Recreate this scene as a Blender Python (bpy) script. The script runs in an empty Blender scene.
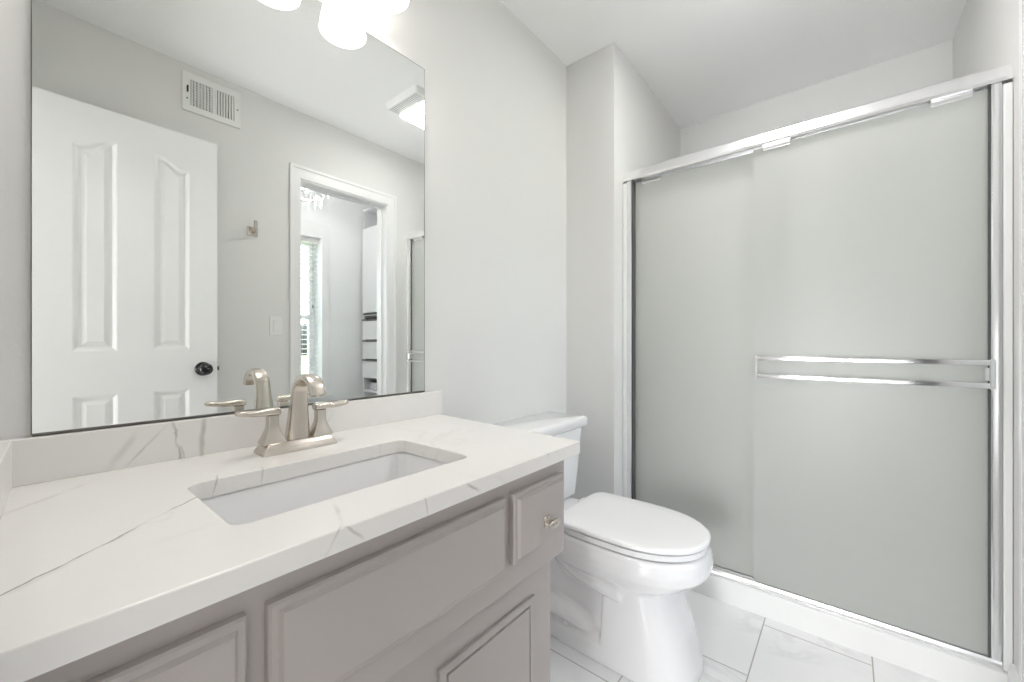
import bpy, bmesh, math, random
from mathutils import Vector, Matrix

SC = bpy.context.scene
COL = SC.collection
PI = math.pi

# ------------------------------------------------------------------ camera, world, lights, exposure
THETA = math.radians(39.488)            # heading, measured from +X (along the mirror wall) to +Y (into the mirror wall)
CAM_Z = 1.055
cam_data = bpy.data.cameras.new('camera')
cam_data.sensor_fit = 'HORIZONTAL'
cam_data.sensor_width = 36.0
cam_data.lens = 406.15 / 1024 * 36.0
cam_data.shift_y = 2.77 / 1024
cam_data.clip_start = 0.01
cam = bpy.data.objects.new('camera', cam_data)
COL.objects.link(cam)
cam.location = (0, 0, CAM_Z)
cam.rotation_euler = (PI / 2, 0, THETA - PI / 2)
SC.camera = cam

SC.view_settings.view_transform = 'Standard'
SC.view_settings.look = 'None'
SC.view_settings.gamma = 1.0
SC.view_settings.use_curve_mapping = False
SC.view_settings.exposure = 0.37
SC.cycles.max_bounces = 14
SC.cycles.diffuse_bounces = 8
SC.cycles.glossy_bounces = 6
SC.cycles.transmission_bounces = 8
SC.cycles.transparent_max_bounces = 8
SC.cycles.sample_clamp_indirect = 8.0
SC.cycles.use_denoising = True

world = bpy.data.worlds.new('sky')
SC.world = world
world.use_nodes = True
wn = world.node_tree.nodes
wl = world.node_tree.links
sky = wn.new('ShaderNodeTexSky')
sky.sky_type = 'NISHITA'
sky.sun_disc = False
sky.sun_elevation = math.radians(48)
sky.sun_rotation = math.radians(60)
hazy = wn.new('ShaderNodeHueSaturation')
hazy.inputs['Saturation'].default_value = 0.45
wl.new(sky.outputs[0], hazy.inputs['Color'])
wl.new(hazy.outputs[0], wn['Background'].inputs['Color'])
wn['Background'].inputs['Strength'].default_value = 1.7

VANITY_GLOW = 21.0        # radiance of each vanity shade's glowing mouth
FAN_GLOW = 34.0           # radiance of the exhaust fan's lamp lens
BEDROOM_FILL = 57.0     # added fill light in the room behind the camera (watts)
CLOSET_LAMP = 150.0       # radiance of the ceiling lamp in the room beyond the second doorway


def area_light(name, loc, rot, sx, sy, power, color):
    d = bpy.data.lights.new(name, 'AREA')
    d.shape = 'RECTANGLE'
    d.size, d.size_y = sx, sy
    d.energy = power
    d.color = color
    o = bpy.data.objects.new(name, d)
    COL.objects.link(o)
    o.location = loc
    o.rotation_euler = rot
    return o


# added fill light in the bedroom, not a window; low to brighten the ceiling
area_light('bedroom_fill_light', (-2.35, 0.10, 0.65), (0, -PI / 2, 0), 1.25, 0.7, BEDROOM_FILL, (0.975, 0.985, 1.0))
# daylight at the window of the room beyond the second doorway
portal = area_light('closet_window_daylight', (1.28, -1.64, 1.30), (PI / 2, 0, 0), 0.84, 1.38, 1.0, (1, 1, 1))
portal.data.cycles.is_portal = True

# ------------------------------------------------------------------ node helpers and materials


class NT:
    def __init__(self, name):
        self.m = bpy.data.materials.new(name)
        self.m.use_nodes = True
        self.t = self.m.node_tree
        self.b = self.t.nodes['Principled BSDF']
        self.out = self.t.nodes['Material Output']

    def n(self, kind, **kw):
        x = self.t.nodes.new(kind)
        for k, v in kw.items():
            setattr(x, k, v)
        return x

    def lk(self, a, b):
        self.t.links.new(a, b)

    def math(self, op, a, b=None, c=None, clamp=False):
        x = self.n('ShaderNodeMath', operation=op, use_clamp=clamp)
        for i, v in enumerate((a, b, c)):
            if v is None:
                continue
            if isinstance(v, (int, float)):
                x.inputs[i].default_value = v
            else:
                self.lk(v, x.inputs[i])
        return x.outputs[0]

    def coord(self):
        # world position, so that one pattern runs on across neighbouring pieces
        return self.n('ShaderNodeNewGeometry').outputs['Position']

    def noise(self, vec, scale, detail=3.0, rough=0.5, dist=0.0):
        x = self.n('ShaderNodeTexNoise')
        self.lk(vec, x.inputs['Vector'])
        x.inputs['Scale'].default_value = scale
        x.inputs['Detail'].default_value = detail
        x.inputs['Roughness'].default_value = rough
        x.inputs['Distortion'].default_value = dist
        return x.outputs[0]

    def ramp(self, v, a, b, out0=0.0, out1=1.0):
        x = self.n('ShaderNodeMapRange', interpolation_type='SMOOTHSTEP')
        self.lk(v, x.inputs['Value'])
        x.inputs['From Min'].default_value = a
        x.inputs['From Max'].default_value = b
        x.inputs['To Min'].default_value = out0
        x.inputs['To Max'].default_value = out1
        return x.outputs['Result']

    def mix(self, f, a, b):
        x = self.n('ShaderNodeMix', data_type='RGBA')
        if isinstance(f, (int, float)):
            x.inputs['Factor'].default_value = f
        else:
            self.lk(f, x.inputs['Factor'])
        for s, v in ((6, a), (7, b)):
            if isinstance(v, tuple):
                x.inputs[s].default_value = (*v, 1)
            else:
                self.lk(v, x.inputs[s])
        return x.outputs[2]

    def bump(self, h, strength, dist):
        x = self.n('ShaderNodeBump')
        x.inputs['Strength'].default_value = strength
        x.inputs['Distance'].default_value = dist
        self.lk(h, x.inputs['Height'])
        self.lk(x.outputs[0], self.b.inputs['Normal'])


def srgb(r, g, b):
    def f(c):
        c /= 255.0
        return c / 12.92 if c <= 0.04045 else ((c + 0.055) / 1.055) ** 2.4
    return (f(r), f(g), f(b))


def plain(name, col, rough=0.5, metal=0.0, spec=0.5, coat=0.0, vary=0.02, vscale=6.0):
    t = NT(name)
    p = t.coord()
    nz = t.noise(p, vscale, 2.0)
    dark = tuple(c * (1 - vary) for c in col)
    lite = tuple(min(1, c * (1 + vary)) for c in col)
    t.lk(t.mix(nz, dark, lite), t.b.inputs['Base Color'])
    t.b.inputs['Roughness'].default_value = rough
    t.b.inputs['Metallic'].default_value = metal
    t.b.inputs['Specular IOR Level'].default_value = spec
    t.b.inputs['Coat Weight'].default_value = coat
    return t


def paint(name, col, rough, scale, strength):
    t = plain(name, col, rough, vary=0.012, vscale=3.0)
    t.bump(t.noise(t.coord(), scale, 4.0, 0.6), strength, 0.002)
    return t.m


def emitter(name, col, strength):
    t = NT(name)
    t.b.inputs['Base Color'].default_value = (*col, 1)
    t.b.inputs['Emission Color'].default_value = (*col, 1)
    t.b.inputs['Emission Strength'].default_value = strength
    return t.m


M = {}
M['wall'] = paint('wall paint', (0.735, 0.733, 0.723), 0.6, 160, 0.12)
M['ceiling'] = paint('ceiling paint', (0.93, 0.93, 0.935), 0.8, 130, 0.5)
M['trim'] = plain('white trim paint', (0.82, 0.82, 0.825), 0.35).m
M['door'] = plain('white door paint', (0.83, 0.835, 0.84), 0.32).m
M['cabinet'] = plain('greige cabinet paint', (0.445, 0.41, 0.397), 0.38, vary=0.03).m
M['ceramic'] = plain('white vitreous china', (0.84, 0.84, 0.85), 0.08, coat=0.4, vary=0.005).m
M['seat'] = plain('white seat plastic', (0.85, 0.85, 0.86), 0.22, vary=0.005).m
M['surround'] = plain('white shower surround', (0.85, 0.855, 0.85), 0.25, vary=0.01).m
M['plastic'] = plain('white plastic', (0.80, 0.80, 0.79), 0.4, vary=0.01).m
M['dark'] = plain('dark gap', (0.03, 0.03, 0.03), 0.7).m
M['black'] = plain('black knob metal', (0.012, 0.012, 0.013), 0.22, spec=0.6).m
M['bright'] = plain('bright anodised aluminium', (0.93, 0.93, 0.94), 0.24, metal=1.0, vary=0.01).m
M['chrome'] = plain('polished chrome', (0.90, 0.90, 0.91), 0.09, metal=1.0, vary=0.01).m
M['grey'] = plain('grey fan grille', (0.42, 0.42, 0.42), 0.5).m
M['rubber'] = plain('dark door seal', (0.09, 0.09, 0.092), 0.6).m
M['steel'] = plain('dark mirror channel', (0.20, 0.19, 0.18), 0.35, metal=0.9).m
M['laminate'] = plain('white laminate', (0.80, 0.80, 0.82), 0.35, vary=0.01).m
M['closet_wall'] = paint('pale closet paint', (0.85, 0.855, 0.865), 0.6, 160, 0.1)
M['carpet'] = paint('beige carpet', (0.45, 0.42, 0.38), 0.95, 300, 1.0)
M['blind'] = plain('white blind slats', (0.85, 0.85, 0.84), 0.4, vary=0.01).m
M['vanity_glow'] = emitter('lit vanity lamp', (1.0, 0.96, 0.90), VANITY_GLOW)
M['fan_glow'] = emitter('lit fan lamp lens', (1.0, 0.985, 0.96), FAN_GLOW)
M['closet_glow'] = emitter('lit ceiling lamp glass', (1.0, 0.98, 0.95), CLOSET_LAMP)


def nickel():
    t = plain('brushed nickel', (0.62, 0.575, 0.52), 0.26, metal=1.0, vary=0.05, vscale=40)
    x = t.n('ShaderNodeMapping')
    t.lk(t.coord(), x.inputs['Vector'])
    x.inputs['Scale'].default_value = (30, 30, 600)
    t.bump(t.noise(x.outputs[0], 2.0, 2.0), 0.05, 0.001)
    return t.m


M['nickel'] = nickel()


def mirror_mat():
    t = plain('silvered mirror', (0.90, 0.915, 0.895), 0.0, metal=1.0, vary=0.0)
    return t.m


M['mirror'] = mirror_mat()


def frosted():
    t = NT('obscure shower glass')
    p = t.coord()
    nz = t.noise(p, 260, 3.0, 0.6)
    big = t.noise(p, 3.0, 2.0)
    tr = t.n('ShaderNodeBsdfTranslucent')
    df = t.n('ShaderNodeBsdfDiffuse')
    rf = t.n('ShaderNodeBsdfRefraction')
    gl = t.n('ShaderNodeBsdfGlossy')
    t.lk(t.mix(big, (0.87, 0.885, 0.855), (0.89, 0.905, 0.88)), tr.inputs['Color'])
    df.inputs['Color'].default_value = (0.78, 0.79, 0.765, 1)
    rf.inputs['Color'].default_value = (0.91, 0.925, 0.90, 1)
    rf.inputs['Roughness'].default_value = 0.34
    rf.inputs['IOR'].default_value = 1.12
    gl.inputs['Roughness'].default_value = 0.32
    gl.inputs['Color'].default_value = (0.9, 0.9, 0.9, 1)
    b = t.n('ShaderNodeBump')
    b.inputs['Strength'].default_value = 0.15
    b.inputs['Distance'].default_value = 0.001
    t.lk(nz, b.inputs['Height'])
    t.lk(b.outputs[0], gl.inputs['Normal'])
    m1 = t.n('ShaderNodeMixShader')
    m1.inputs[0].default_value = 0.58
    t.lk(tr.outputs[0], m1.inputs[1])
    t.lk(df.outputs[0], m1.inputs[2])
    m2 = t.n('ShaderNodeMixShader')
    m2.inputs[0].default_value = 0.30
    t.lk(m1.outputs[0], m2.inputs[1])
    t.lk(rf.outputs[0], m2.inputs[2])
    m3 = t.n('ShaderNodeMixShader')
    fr = t.n('ShaderNodeFresnel')
    fr.inputs['IOR'].default_value = 1.35
    t.lk(fr.outputs[0], m3.inputs[0])
    t.lk(m2.outputs[0], m3.inputs[1])
    t.lk(gl.outputs[0], m3.inputs[2])
    t.lk(m3.outputs[0], t.out.inputs['Surface'])
    return t.m


M['frosted'] = frosted()


def clear_glass():
    t = NT('clear window glass')
    tr = t.n('ShaderNodeBsdfTransparent')
    gl = t.n('ShaderNodeBsdfGlossy')
    gl.inputs['Roughness'].default_value = 0.02
    fr = t.n('ShaderNodeFresnel')
    fr.inputs['IOR'].default_value = 1.3
    m3 = t.n('ShaderNodeMixShader')
    t.lk(fr.outputs[0], m3.inputs[0])
    t.lk(tr.outputs[0], m3.inputs[1])
    t.lk(gl.outputs[0], m3.inputs[2])
    t.lk(m3.outputs[0], t.out.inputs['Surface'])
    return t.m


M['glass'] = clear_glass()


def shade_glass():
    t = plain('opal shade glass', (0.9, 0.89, 0.86), 0.3)
    t.b.inputs['Emission Color'].default_value = (1.0, 0.96, 0.90, 1)
    t.b.inputs['Emission Strength'].default_value = 3.1
    return t.m


M['shade'] = shade_glass()


def quartz():
    t = NT('white veined quartz')
    p = t.coord()
    sep = t.n('ShaderNodeSeparateXYZ')
    t.lk(p, sep.inputs[0])
    x, y, z = sep.outputs
    # the pattern runs over the edges: fold height into depth
    yy = t.math('ADD', y, t.math('MULTIPLY', z, 0.75))
    comb = t.n('ShaderNodeCombineXYZ')
    t.lk(x, comb.inputs[0])
    t.lk(yy, comb.inputs[1])
    q = comb.outputs[0]
    w1 = t.math('SUBTRACT', t.noise(q, 7.0, 4.0, 0.6), 0.5)
    w2 = t.math('SUBTRACT', t.noise(q, 26.0, 3.0, 0.6), 0.5)
    brk = t.noise(q, 14.0, 2.0, 0.5)
    total = None

    def vein(p0, p1, width, amp, amount, lo=0.40, hi=0.60):
        # a wavering line between two points (x, depth + 0.75 * height), fading at both ends
        nonlocal total
        dx, dy = p1[0] - p0[0], p1[1] - p0[1]
        ln = math.hypot(dx, dy)
        dx, dy = dx / ln, dy / ln
        c0 = -dy * p0[0] + dx * p0[1]
        v = t.math('ADD', t.math('MULTIPLY', x, -dy), t.math('MULTIPLY', yy, dx))
        v = t.math('SUBTRACT', v, c0)
        v = t.math('ADD', v, t.math('MULTIPLY', w1, amp))
        v = t.math('ADD', v, t.math('MULTIPLY', w2, amp * 0.4))
        v = t.math('ABSOLUTE', v)
        u = t.math('ADD', t.math('MULTIPLY', x, dx), t.math('MULTIPLY', yy, dy))
        u = t.math('SUBTRACT', u, dx * p0[0] + dy * p0[1])
        e = min(0.03, ln * 0.35)
        f = t.math('MULTIPLY', t.ramp(v, 0.0, width, 1.0, 0.0), t.ramp(brk, lo, hi, 0.12, 1.0))
        f = t.math('MULTIPLY', f, t.ramp(u, -e * 0.3, e, 0.0, 1.0))
        f = t.math('MULTIPLY', f, t.ramp(u, ln - e, ln + e * 0.3, 1.0, 0.0))
        f = t.math('MULTIPLY', f, amount)
        total = f if total is None else t.math('MAXIMUM', total, f)

    zt = 0.818 * 0.75
    zb = 1.06
    # long broken vein over the left of the top
    vein((-0.04, 0.588 + zt), (0.235, 0.828 + zt), 0.0026, 0.024, 1.0, 0.40, 0.58)
    vein((-0.02, 0.60 + zt), (0.16, 0.762 + zt), 0.007, 0.018, 0.18)
    vein((-0.02, 0.90 + zt), (0.09, 1.01 + zt), 0.008, 0.02, 0.2)
    # mottled knot at the front edge left of the basin's middle
    vein((0.300, 0.585 + zt), (0.262, 0.500 + zt), 0.006, 0.035, 0.42)
    vein((0.268, 0.510 + zt), (0.232, 0.472 + zt), 0.0026, 0.012, 0.7, 0.3, 0.5)
    vein((0.262, 0.505 + zt), (0.295, 0.480 + zt), 0.0032, 0.02, 0.5, 0.3, 0.5)
    vein((0.395, 0.505 + zt), (0.402, 0.478 + zt), 0.0022, 0.01, 0.5, 0.3, 0.5)
    vein((0.485, 0.500 + zt), (0.520, 0.482 + zt), 0.0035, 0.015, 0.75, 0.3, 0.5)
    vein((0.72, 0.51 + zt), (0.735, 0.492 + zt), 0.003, 0.01, 0.4, 0.3, 0.5)
    vein((0.60, 0.70 + zt), (0.625, 0.80 + zt), 0.004, 0.03, 0.3)
    # veins climbing the backsplash
    vein((0.125, zb + 0.818 * 0.75), (0.195, zb + 0.895 * 0.75), 0.0028, 0.012, 0.42)
    vein((0.100, zb + 0.818 * 0.75), (0.155, zb + 0.895 * 0.75), 0.009, 0.02, 0.25)
    vein((0.212, zb + 0.790 * 0.75), (0.200, zb + 0.905 * 0.75), 0.0042, 0.055, 0.75, 0.3, 0.5)
    vein((0.222, zb + 0.790 * 0.75), (0.196, zb + 0.905 * 0.75), 0.0035, 0.065, 0.5, 0.3, 0.5)
    vein((0.246, zb + 0.790 * 0.75), (0.250, zb + 0.910 * 0.75), 0.0075, 0.025, 0.55, 0.3, 0.55)
    vein((0.50, zb + 0.82 * 0.75), (0.56, zb + 0.90 * 0.75), 0.004, 0.03, 0.25)
    # rear cut edge of the basin opening
    vein((0.214, 0.852 + 0.787 * 0.75), (0.228, 0.880 + 0.818 * 0.75), 0.0026, 0.02, 0.6, 0.25, 0.45)
    vein((0.290, 0.852 + 0.787 * 0.75), (0.296, 0.870 + 0.818 * 0.75), 0.0026, 0.012, 0.45, 0.25, 0.45)
    # faint all-over clouding
    ab = t.math('ABSOLUTE', t.math('SUBTRACT', t.noise(q, 3.1, 5.0, 0.62, 0.8), 0.5))
    web = t.math('MULTIPLY', t.ramp(ab, 0.0, 0.028, 1.0, 0.0), t.ramp(t.noise(q, 2.2, 2.0), 0.50, 0.70, 0.0, 0.10))
    total = t.math('MAXIMUM', total, web)
    base = t.mix(t.noise(q, 5.0, 3.0), (0.80, 0.785, 0.77), (0.84, 0.83, 0.815))
    t.lk(t.mix(total, base, (0.34, 0.325, 0.30)), t.b.inputs['Base Color'])
    t.b.inputs['Roughness'].default_value = 0.2
    return t.m


M['quartz'] = quartz()


def floor_tile():
    t = NT('white marble floor tile')
    p = t.coord()
    mp = t.n('ShaderNodeMapping')
    t.lk(p, mp.inputs['Vector'])
    mp.inputs['Location'].default_value = (6.1 - 0.558, 20 * 0.308 - 0.242, 0)
    br = t.n('ShaderNodeTexBrick')
    t.lk(mp.outputs[0], br.inputs['Vector'])
    br.offset = 0.5
    br.offset_frequency = 2
    br.inputs['Scale'].default_value = 1.0
    br.inputs['Mortar Size'].default_value = 0.0021
    br.inputs['Mortar Smooth'].default_value = 0.1
    br.inputs['Brick Width'].default_value = 0.61
    br.inputs['Row Height'].default_value = 0.308
    br.inputs['Color1'].default_value = (0.0, 0, 0, 1)
    br.inputs['Color2'].default_value = (1.0, 1, 1, 1)
    br.inputs['Mortar'].default_value = (0.5, 0.5, 0.5, 1)
    # shift the marble per tile
    mul = t.n('ShaderNodeVectorMath', operation='MULTIPLY_ADD')
    t.lk(br.outputs['Color'], mul.inputs[0])
    mul.inputs[1].default_value = (3.1, 5.7, 1.0)
    t.lk(p, mul.inputs[2])
    v = mul.outputs[0]
    ab = t.math('ABSOLUTE', t.math('SUBTRACT', t.noise(v, 2.4, 5.0, 0.6, 1.2), 0.5))
    web = t.math('MULTIPLY', t.ramp(ab, 0.0, 0.05, 1.0, 0.0), t.ramp(t.noise(v, 3.0, 2.0), 0.42, 0.7, 0.0, 0.5))
    base = t.mix(t.noise(v, 4.0, 3.0), (0.83, 0.83, 0.845), (0.86, 0.86, 0.875))
    marble = t.mix(web, base, (0.58, 0.585, 0.61))
    t.lk(t.mix(br.outputs['Fac'], marble, (0.44, 0.42, 0.40)), t.b.inputs['Base Color'])
    t.b.inputs['Roughness'].default_value = 0.24
    h = t.math('SUBTRACT', 1.0, br.outputs['Fac'])
    t.bump(h, 0.3, 0.001)
    return t.m


M['tile'] = floor_tile()


def foliage(name, a, b, scale):
    t = plain(name, a, 0.8)
    t.lk(t.mix(t.noise(t.coord(), scale, 4.0, 0.7), a, b), t.b.inputs['Base Color'])
    return t.m


M['lawn'] = foliage('lawn grass', (0.22, 0.28, 0.10), (0.34, 0.40, 0.18), 3.0)
M['hedge'] = foliage('dark hedge leaves', (0.012, 0.018, 0.012), (0.05, 0.055, 0.045), 6.0)

# ------------------------------------------------------------------ mesh helpers


class MB:
    def __init__(self):
        self.bm = bmesh.new()

    def box(self, x0, x1, y0, y1, z0, z1):
        b = self.bm
        v = [b.verts.new((x, y, z)) for x in (x0, x1) for y in (y0, y1) for z in (z0, z1)]
        for f in ((0, 1, 3, 2), (4, 6, 7, 5), (0, 4, 5, 1), (2, 3, 7, 6), (0, 2, 6, 4), (1, 5, 7, 3)):
            b.faces.new([v[i] for i in f])
        return self

    def loft(self, rings, cap0=True, cap1=True, closed=True):
        b = self.bm
        vs = [[b.verts.new(p) for p in r] for r in rings]
        n = len(vs[0])
        for r0, r1 in zip(vs, vs[1:]):
            for i in range(n if closed else n - 1):
                j = (i + 1) % n
                b.faces.new((r0[i], r0[j], r1[j], r1[i]))
        if cap0:
            b.faces.new(list(reversed(vs[0])))
        if cap1:
            b.faces.new(vs[-1])
        return self

    def fill(self, loops, reverse=False):
        """a flat face with holes: loops of 3-D points; the first is the outside"""
        b = self.bm
        edges, out = [], []
        for lp in loops:
            vs = [b.verts.new(p) for p in lp]
            out.append(vs)
            edges += [b.edges.new((vs[i], vs[(i + 1) % len(vs)])) for i in range(len(vs))]
        bmesh.ops.triangle_fill(b, edges=edges, use_beauty=True)
        return out

    def bridge(self, a, c):
        n = len(a)
        for i in range(n):
            j = (i + 1) % n
            try:
                self.bm.faces.new((a[i], a[j], c[j], c[i]))
            except ValueError:
                pass

    def holed(self, outer, holes, z0, z1, axis='z'):
        """a slab with holes"""
        def P(p, h):
            return (p[0], p[1], h) if axis == 'z' else (p[0], h, p[1])
        top = self.fill([[P(p, z1) for p in lp] for lp in [outer] + holes])
        bot = self.fill([[P(p, z0) for p in lp] for lp in [outer] + holes])
        for a, c in zip(top, bot):
            self.bridge(a, c)
        return self

    def lathe(self, prof, c=(0, 0, 0), axis='z', seg=32, caps=True):
        """prof: (radius, height) pairs"""
        rings = []
        for r, h in prof:
            ring = []
            for i in range(seg):
                a = 2 * PI * i / seg
                u, w = r * math.cos(a), r * math.sin(a)
                if axis == 'z':
                    p = (u, w, h)
                elif axis == 'y':
                    p = (u, h, w)
                else:
                    p = (h, u, w)
                ring.append((c[0] + p[0], c[1] + p[1], c[2] + p[2]))
            rings.append(ring)
        return self.loft(rings, caps, caps)

    def sweep(self, path, sizes, up=(1, 0, 0), e=2.0, n=20):
        """superellipse section (half width along up, half thickness) along a path"""
        rings = []
        up = Vector(up)
        pts = [Vector(p) for p in path]
        for i, p in enumerate(pts):
            t = (pts[min(i + 1, len(pts) - 1)] - pts[max(i - 1, 0)]).normalized()
            s = (up - t * up.dot(t)).normalized()
            w = t.cross(s)
            a, c = sizes[i]
            ring = []
            for k in range(n):
                g = 2 * PI * k / n
                cu, su = math.cos(g), math.sin(g)
                cu = math.copysign(abs(cu) ** (2 / e), cu)
                su = math.copysign(abs(su) ** (2 / e), su)
                ring.append(p + s * (a * cu) + w * (c * su))
            rings.append(ring)
        return self.loft(rings)

    def tube(self, path, r, n=10):
        up = (0, 0, 1)
        d = Vector(path[-1]) - Vector(path[0])
        if abs(d.normalized().z) > 0.8:
            up = (1, 0, 0)
        return self.sweep(path, [(r, r)] * len(path), up, 2.0, n)

    def build(self, name, mat, parent=None, smooth=False, bevel=0.0, seg=2, mods=()):
        b = self.bm
        bmesh.ops.recalc_face_normals(b, faces=b.faces)
        off = Vector((0, 0, 0))
        if parent is not None:
            r = parent
            while r.parent is not None:
                r = r.parent
            off = Vector(r.location)
        else:
            xs = [v.co.x for v in b.verts]
            ys = [v.co.y for v in b.verts]
            zs = [v.co.z for v in b.verts]
            off = Vector(((min(xs) + max(xs)) / 2, (min(ys) + max(ys)) / 2, min(zs)))
        for v in b.verts:
            v.co -= off
        if smooth:
            for f in b.faces:
                f.smooth = True
        me = bpy.data.meshes.new(name)
        b.to_mesh(me)
        b.free()
        me.materials.append(mat)
        o = bpy.data.objects.new(name, me)
        COL.objects.link(o)
        if parent is None:
            o.location = off
        else:
            o.parent = parent
            if parent.type == 'MESH' and parent.parent is None:
                pass
        if bevel:
            m = o.modifiers.new('bevel', 'BEVEL')
            m.width = bevel
            m.segments = seg
            m.limit_method = 'ANGLE'
            m.angle_limit = math.radians(35)
            m.harden_normals = False
        for kind, kw in mods:
            m = o.modifiers.new(kind.lower(), kind)
            for k, v in kw.items():
                setattr(m, k, v)
        return o


def empty(name, loc):
    o = bpy.data.objects.new(name, None)
    o.empty_display_size = 0.05
    o.location = loc
    COL.objects.link(o)
    return o


def tag(o, label, cat, group=None, kind=None):
    o['label'] = label
    o['category'] = cat
    if group:
        o['group'] = group
    if kind:
        o['kind'] = kind
    return o


def struct(o, label=None):
    o['kind'] = 'structure'
    if label:
        o['label'] = label
    return o


def smooth_angle(o, deg=40):
    """smooth shading with sharp edges kept above the angle"""
    me = o.data
    for p in me.polygons:
        p.use_smooth = True
    b = bmesh.new()
    b.from_mesh(me)
    for e in b.edges:
        if len(e.link_faces) == 2 and e.calc_face_angle(0) > math.radians(deg):
            e.smooth = False
    b.to_mesh(me)
    b.free()
    return o


def rrect(x0, x1, y0, y1, r, n=6):
    pts = []
    for cx, cy, a0 in ((x1 - r, y1 - r, 0), (x0 + r, y1 - r, 90), (x0 + r, y0 + r, 180), (x1 - r, y0 + r, 270)):
        for k in range(n + 1):
            a = math.radians(a0 + 90 * k / n)
            pts.append((cx + r * math.cos(a), cy + r * math.sin(a)))
    return pts


def rect(x0, x1, y0, y1):
    return [(x0, y0), (x1, y0), (x1, y1), (x0, y1)]


# ------------------------------------------------------------------ the room
W = 1.08          # mirror wall plane
XW = -0.055       # west wall plane (the photographer's doorway is in it)
XS = 1.737        # stub wall face beside the toilet
YS = 0.824        # stub wall end = shower's left side
XD = 1.827        # shower door plane
XB = 2.704        # shower back wall
YO = -0.373       # wall opposite the mirror
H = 2.44

struct(MB().box(-0.15, XB + 0.12, -0.493, W + 0.12, -0.12, 0).build('floor', M['tile']), 'white marble-look tile floor with thin grey grout')
struct(MB().box(-0.15, XB + 0.12, -0.493, W + 0.12, H, H + 0.1).build('ceiling', M['ceiling']), 'white textured bathroom ceiling')
struct(MB().box(-0.15, XS, W, W + 0.12, 0, H).build('wall_north', M['wall']), 'pale grey wall behind the mirror and toilet')
struct(MB().box(XS, XB, YS, W + 0.12, 0, H).build('wall_stub', M['wall']), 'pale grey wall return beside the shower')
struct(MB().box(XB, XB + 0.12, -0.493, W + 0.12, 0, H).build('wall_east', M['wall']), 'grey wall behind the shower')
# wall opposite the mirror, with the second doorway
DX0, DX1, DZ = 1.062, 1.670, 2.045
b = MB()
b.holed([(-0.15, 0), (DX0, 0), (DX0, DZ), (DX1, DZ), (DX1, 0), (XB, 0), (XB, H), (-0.15, H)], [], -0.493, YO, 'y')
struct(b.build('wall_south', M['wall']), 'greige wall with the doorway, seen in the mirror')
# west wall with the doorway the photograph was taken from
WY0, WY1, WZ = -0.235, 0.40, 2.05
b = MB()
b.box(-0.15, XW, WY1, W, 0, H)
b.box(-0.15, XW, YO, WY0, 0, H)
b.box(-0.15, XW, WY0, WY1, WZ, H)
struct(b.build('wall_west', M['wall']), 'pale wall at the left edge beside the vanity')

# casing of the second doorway (mirror reflection) with its jambs
cas = 0.058
b = MB()
b.holed([(DX0 - cas + 0.004, 0), (DX0 + 0.004, 0), (DX0 + 0.004, DZ - 0.004), (DX1 - 0.004, DZ - 0.004), (DX1 - 0.004, 0),
         (DX1 + cas + 0.006, 0), (DX1 + cas + 0.006, DZ + 0.072), (DX0 - cas + 0.004, DZ + 0.072)], [], YO, YO + 0.007, 'y')
b.holed([(DX0 - cas + 0.004, 0), (DX0 - cas + 0.022, 0), (DX0 - cas + 0.022, DZ + 0.054), (DX1 + cas - 0.012, DZ + 0.054), (DX1 + cas - 0.012, 0),
         (DX1 + cas + 0.006, 0), (DX1 + cas + 0.006, DZ + 0.072), (DX0 - cas + 0.004, DZ + 0.072)], [], YO + 0.007, YO + 0.011, 'y')
struct(b.build('trim_1', M['trim'], bevel=0.002), 'white casing around the doorway seen in the mirror')
b = MB()
b.box(DX0, DX0 + 0.012, -0.493, YO, 0, DZ)
b.box(DX1 - 0.012, DX1, -0.493, YO, 0, DZ)
b.box(DX0 + 0.012, DX1 - 0.012, -0.493, YO, DZ - 0.012, DZ)
b.box(DX0 + 0.012, DX0 + 0.022, -0.46, -0.425, 0, DZ - 0.022)
b.box(DX1 - 0.022, DX1 - 0.012, -0.46, -0.425, 0, DZ - 0.022)
b.box(DX0 + 0.012, DX1 - 0.012, -0.46, -0.425, DZ - 0.022, DZ - 0.012)
struct(b.build('trim_2', M['trim'], bevel=0.001), 'white jamb lining the doorway seen in the mirror')
b = MB()
b.box(-0.15, XW, WY0 - 0.012, WY0, 0, WZ)
b.box(-0.15, XW, WY1, WY1 + 0.012, 0, WZ)
b.box(XW, XW + 0.014, WY1 + 0.006, WY1 + 0.06, 0, WZ + 0.06)
b.box(XW, XW + 0.014, YO, WY0 - 0.04, 0, WZ + 0.06)
struct(b.build('trim_3', M['trim']), 'white casing of the doorway at the left edge')
# baseboards
b = MB()
b.holed([(YO, 0), (YO + 0.014, 0), (YO + 0.014, 0.11), (YO + 0.006, 0.135), (YO, 0.135)], [], DX1 + 0.066, XD - 0.012, 'z')
for v in b.bm.verts:
    v.co = Vector((v.co.z, v.co.x, v.co.y))
struct(b.build('baseboard_south', M['trim']), 'white baseboard beside the shower')
b = MB().box(0.875, XS, W - 0.014, W, 0, 0.12)
b.box(XS - 0.014, XS, YS + 0.002, W - 0.014, 0, 0.12)
struct(b.build('baseboard_north', M['trim'], bevel=0.004), 'white baseboard behind the toilet')

# ------------------------------------------------------------------ door standing open in front of the south wall (mirror reflection)


def inset(pts, d):
    xs = [p[0] for p in pts]
    ys = [p[1] for p in pts]
    cx, cy = (min(xs) + max(xs)) / 2, (min(ys) + max(ys)) / 2
    hx, hy = (max(xs) - min(xs)) / 2, (max(ys) - min(ys)) / 2
    return [(cx + (x - cx) * (hx - d) / hx, cy + (y - cy) * (hy - d) / hy) for x, y in pts]


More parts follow.
